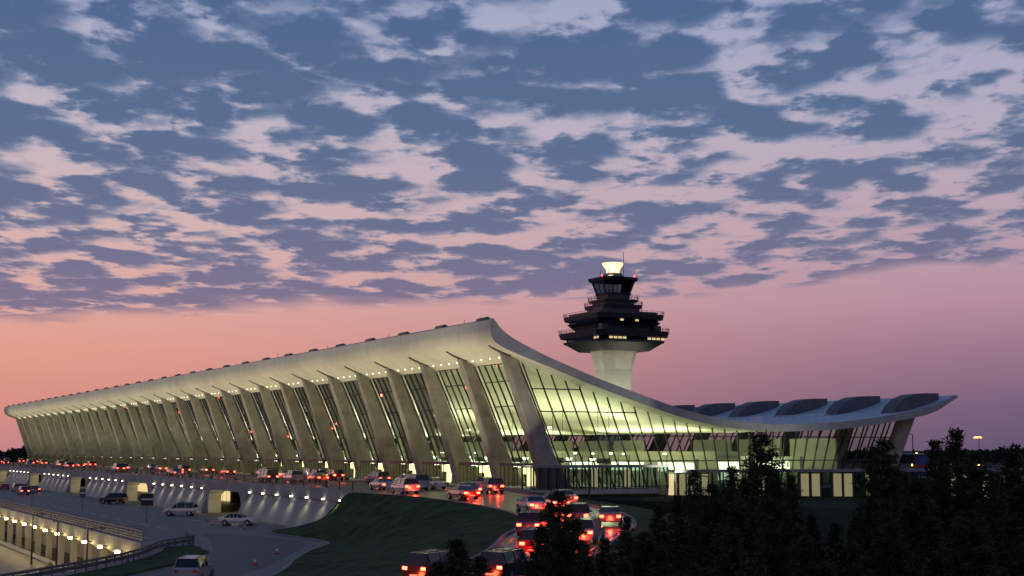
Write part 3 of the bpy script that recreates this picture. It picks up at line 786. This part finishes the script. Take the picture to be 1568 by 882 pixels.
zc=mth('MAXIMUM',Z,0.0); den=mth('ADD',zc,.06)
pl=mth('DIVIDE',lat,den); pf=mth('DIVIDE',fwd,den)
def noise(sx,sf,seed,scale,detail,rough=.55,dist=0.0):
    c=N('ShaderNodeCombineXYZ'); nt.links.new(mth('MULTIPLY_ADD',pl,sx,seed*3.1),c.inputs[0]); nt.links.new(mth('MULTIPLY_ADD',pf,sf,seed*1.7),c.inputs[1])
    n_=N('ShaderNodeTexNoise'); n_.noise_dimensions='2D'; n_.inputs['Scale'].default_value=scale; n_.inputs['Detail'].default_value=detail; n_.inputs['Roughness'].default_value=rough; n_.inputs['Distortion'].default_value=dist
    nt.links.new(c.outputs[0],n_.inputs['Vector']); return n_.outputs['Fac']
n1=noise(1.2,1,3.3,4.3,6,.5,0); n2=noise(.8,.8,9.1,1.3,2,.5); n3=noise(1.3,1,5.5,12,4,.55,0)
ds=[(0.0,(198,134,136)),(.03,(216,144,132)),(.07,(226,158,142)),(.10,(222,168,158)),(.15,(214,180,178)),(.22,(196,182,194)),(.31,(166,172,198)),(1.0,(96,118,165))]
dr=[(0.0,(98,84,112)),(.03,(118,96,124)),(.07,(156,120,142)),(.10,(180,140,158)),(.15,(188,160,174)),(.22,(182,172,192)),(.31,(158,166,196)),(1.0,(90,112,160))]
latn=sstep(-.36,.40,lat)
clear=mix(latn,ramp(zc,ds),ramp(zc,dr))
edge=mth('ADD',mth('ADD',.103,mth('MULTIPLY',lat,.05)),mth('MULTIPLY',mth('SUBTRACT',n2,.5),.03))
gate=sstep(edge,mth('ADD',edge,.010),zc)
lowband=mth('SUBTRACT',1.0,sstep(.11,.14,zc))
hi=sstep(.16,.30,zc)
dens=mth('ADD',mth('ADD',mth('MULTIPLY',n1,.80),mth('MULTIPLY',n3,.24)),mth('ADD',mth('ADD',mth('MULTIPLY',mth('SUBTRACT',n2,.5),.5),mth('MULTIPLY',lowband,.05)),mth('ADD',mth('MULTIPLY',hi,.055),mth('MULTIPLY',lat,-.05))))
cv=N('ShaderNodeCombineXYZ'); nt.links.new(mth('ADD',mth('MULTIPLY',pl,1.2),mth('MULTIPLY',n3,.25)),cv.inputs[0]); nt.links.new(mth('ADD',pf,mth('MULTIPLY',n1,.3)),cv.inputs[1])
vo=N('ShaderNodeTexVoronoi'); vo.voronoi_dimensions='2D'; vo.inputs['Scale'].default_value=4.3; nt.links.new(cv.outputs[0],vo.inputs['Vector'])
dens=mth('ADD',dens,mth('MULTIPLY',mth('SUBTRACT',.52,vo.outputs['Distance']),.34))
mask=mth('MULTIPLY',sstep(.405,.57,dens),gate)
thick=sstep(.47,.64,dens)
cdark=ramp(zc,[(0.0,(120,106,136)),(.10,(124,114,142)),(.15,(102,110,142)),(.22,(84,106,142)),(.31,(74,100,140)),(1.0,(60,85,130))])
clite=ramp(zc,[(0.0,(190,150,170)),(.10,(170,146,162)),(.15,(146,142,166)),(.22,(128,140,168)),(.31,(114,130,168)),(1.0,(100,120,165))])
cc=mix(thick,clite,cdark)
final=mix(mth('MULTIPLY',mask,.96),clear,cc)
bg=N('ShaderNodeBackground'); bg.inputs[1].default_value=1.0; nt.links.new(final,bg.inputs[0])
out=N('ShaderNodeOutputWorld'); nt.links.new(bg.outputs[0],out.inputs[0])
s=bpy.data.lights.new('sun','SUN'); s.energy=.1; s.angle=math.radians(20); s.color=(1,.62,.5)
so=bpy.data.objects.new('sun',s); COL.objects.link(so); so.rotation_euler=(Vector((.95,.25,-.12))).to_track_quat('-Z','Y').to_euler()
# ================================================================== camera
c=bpy.data.cameras.new('camera'); c.lens=49.0; c.sensor_width=36; c.clip_end=20000; c.clip_start=.5
co=bpy.data.objects.new('camera',c); COL.objects.link(co); co.location=CAM; co.rotation_euler=(math.radians(96.6),0,math.radians(62.2)); SC.camera=co
SC.view_settings.view_transform='Standard'; SC.view_settings.look='None'; SC.view_settings.exposure=0
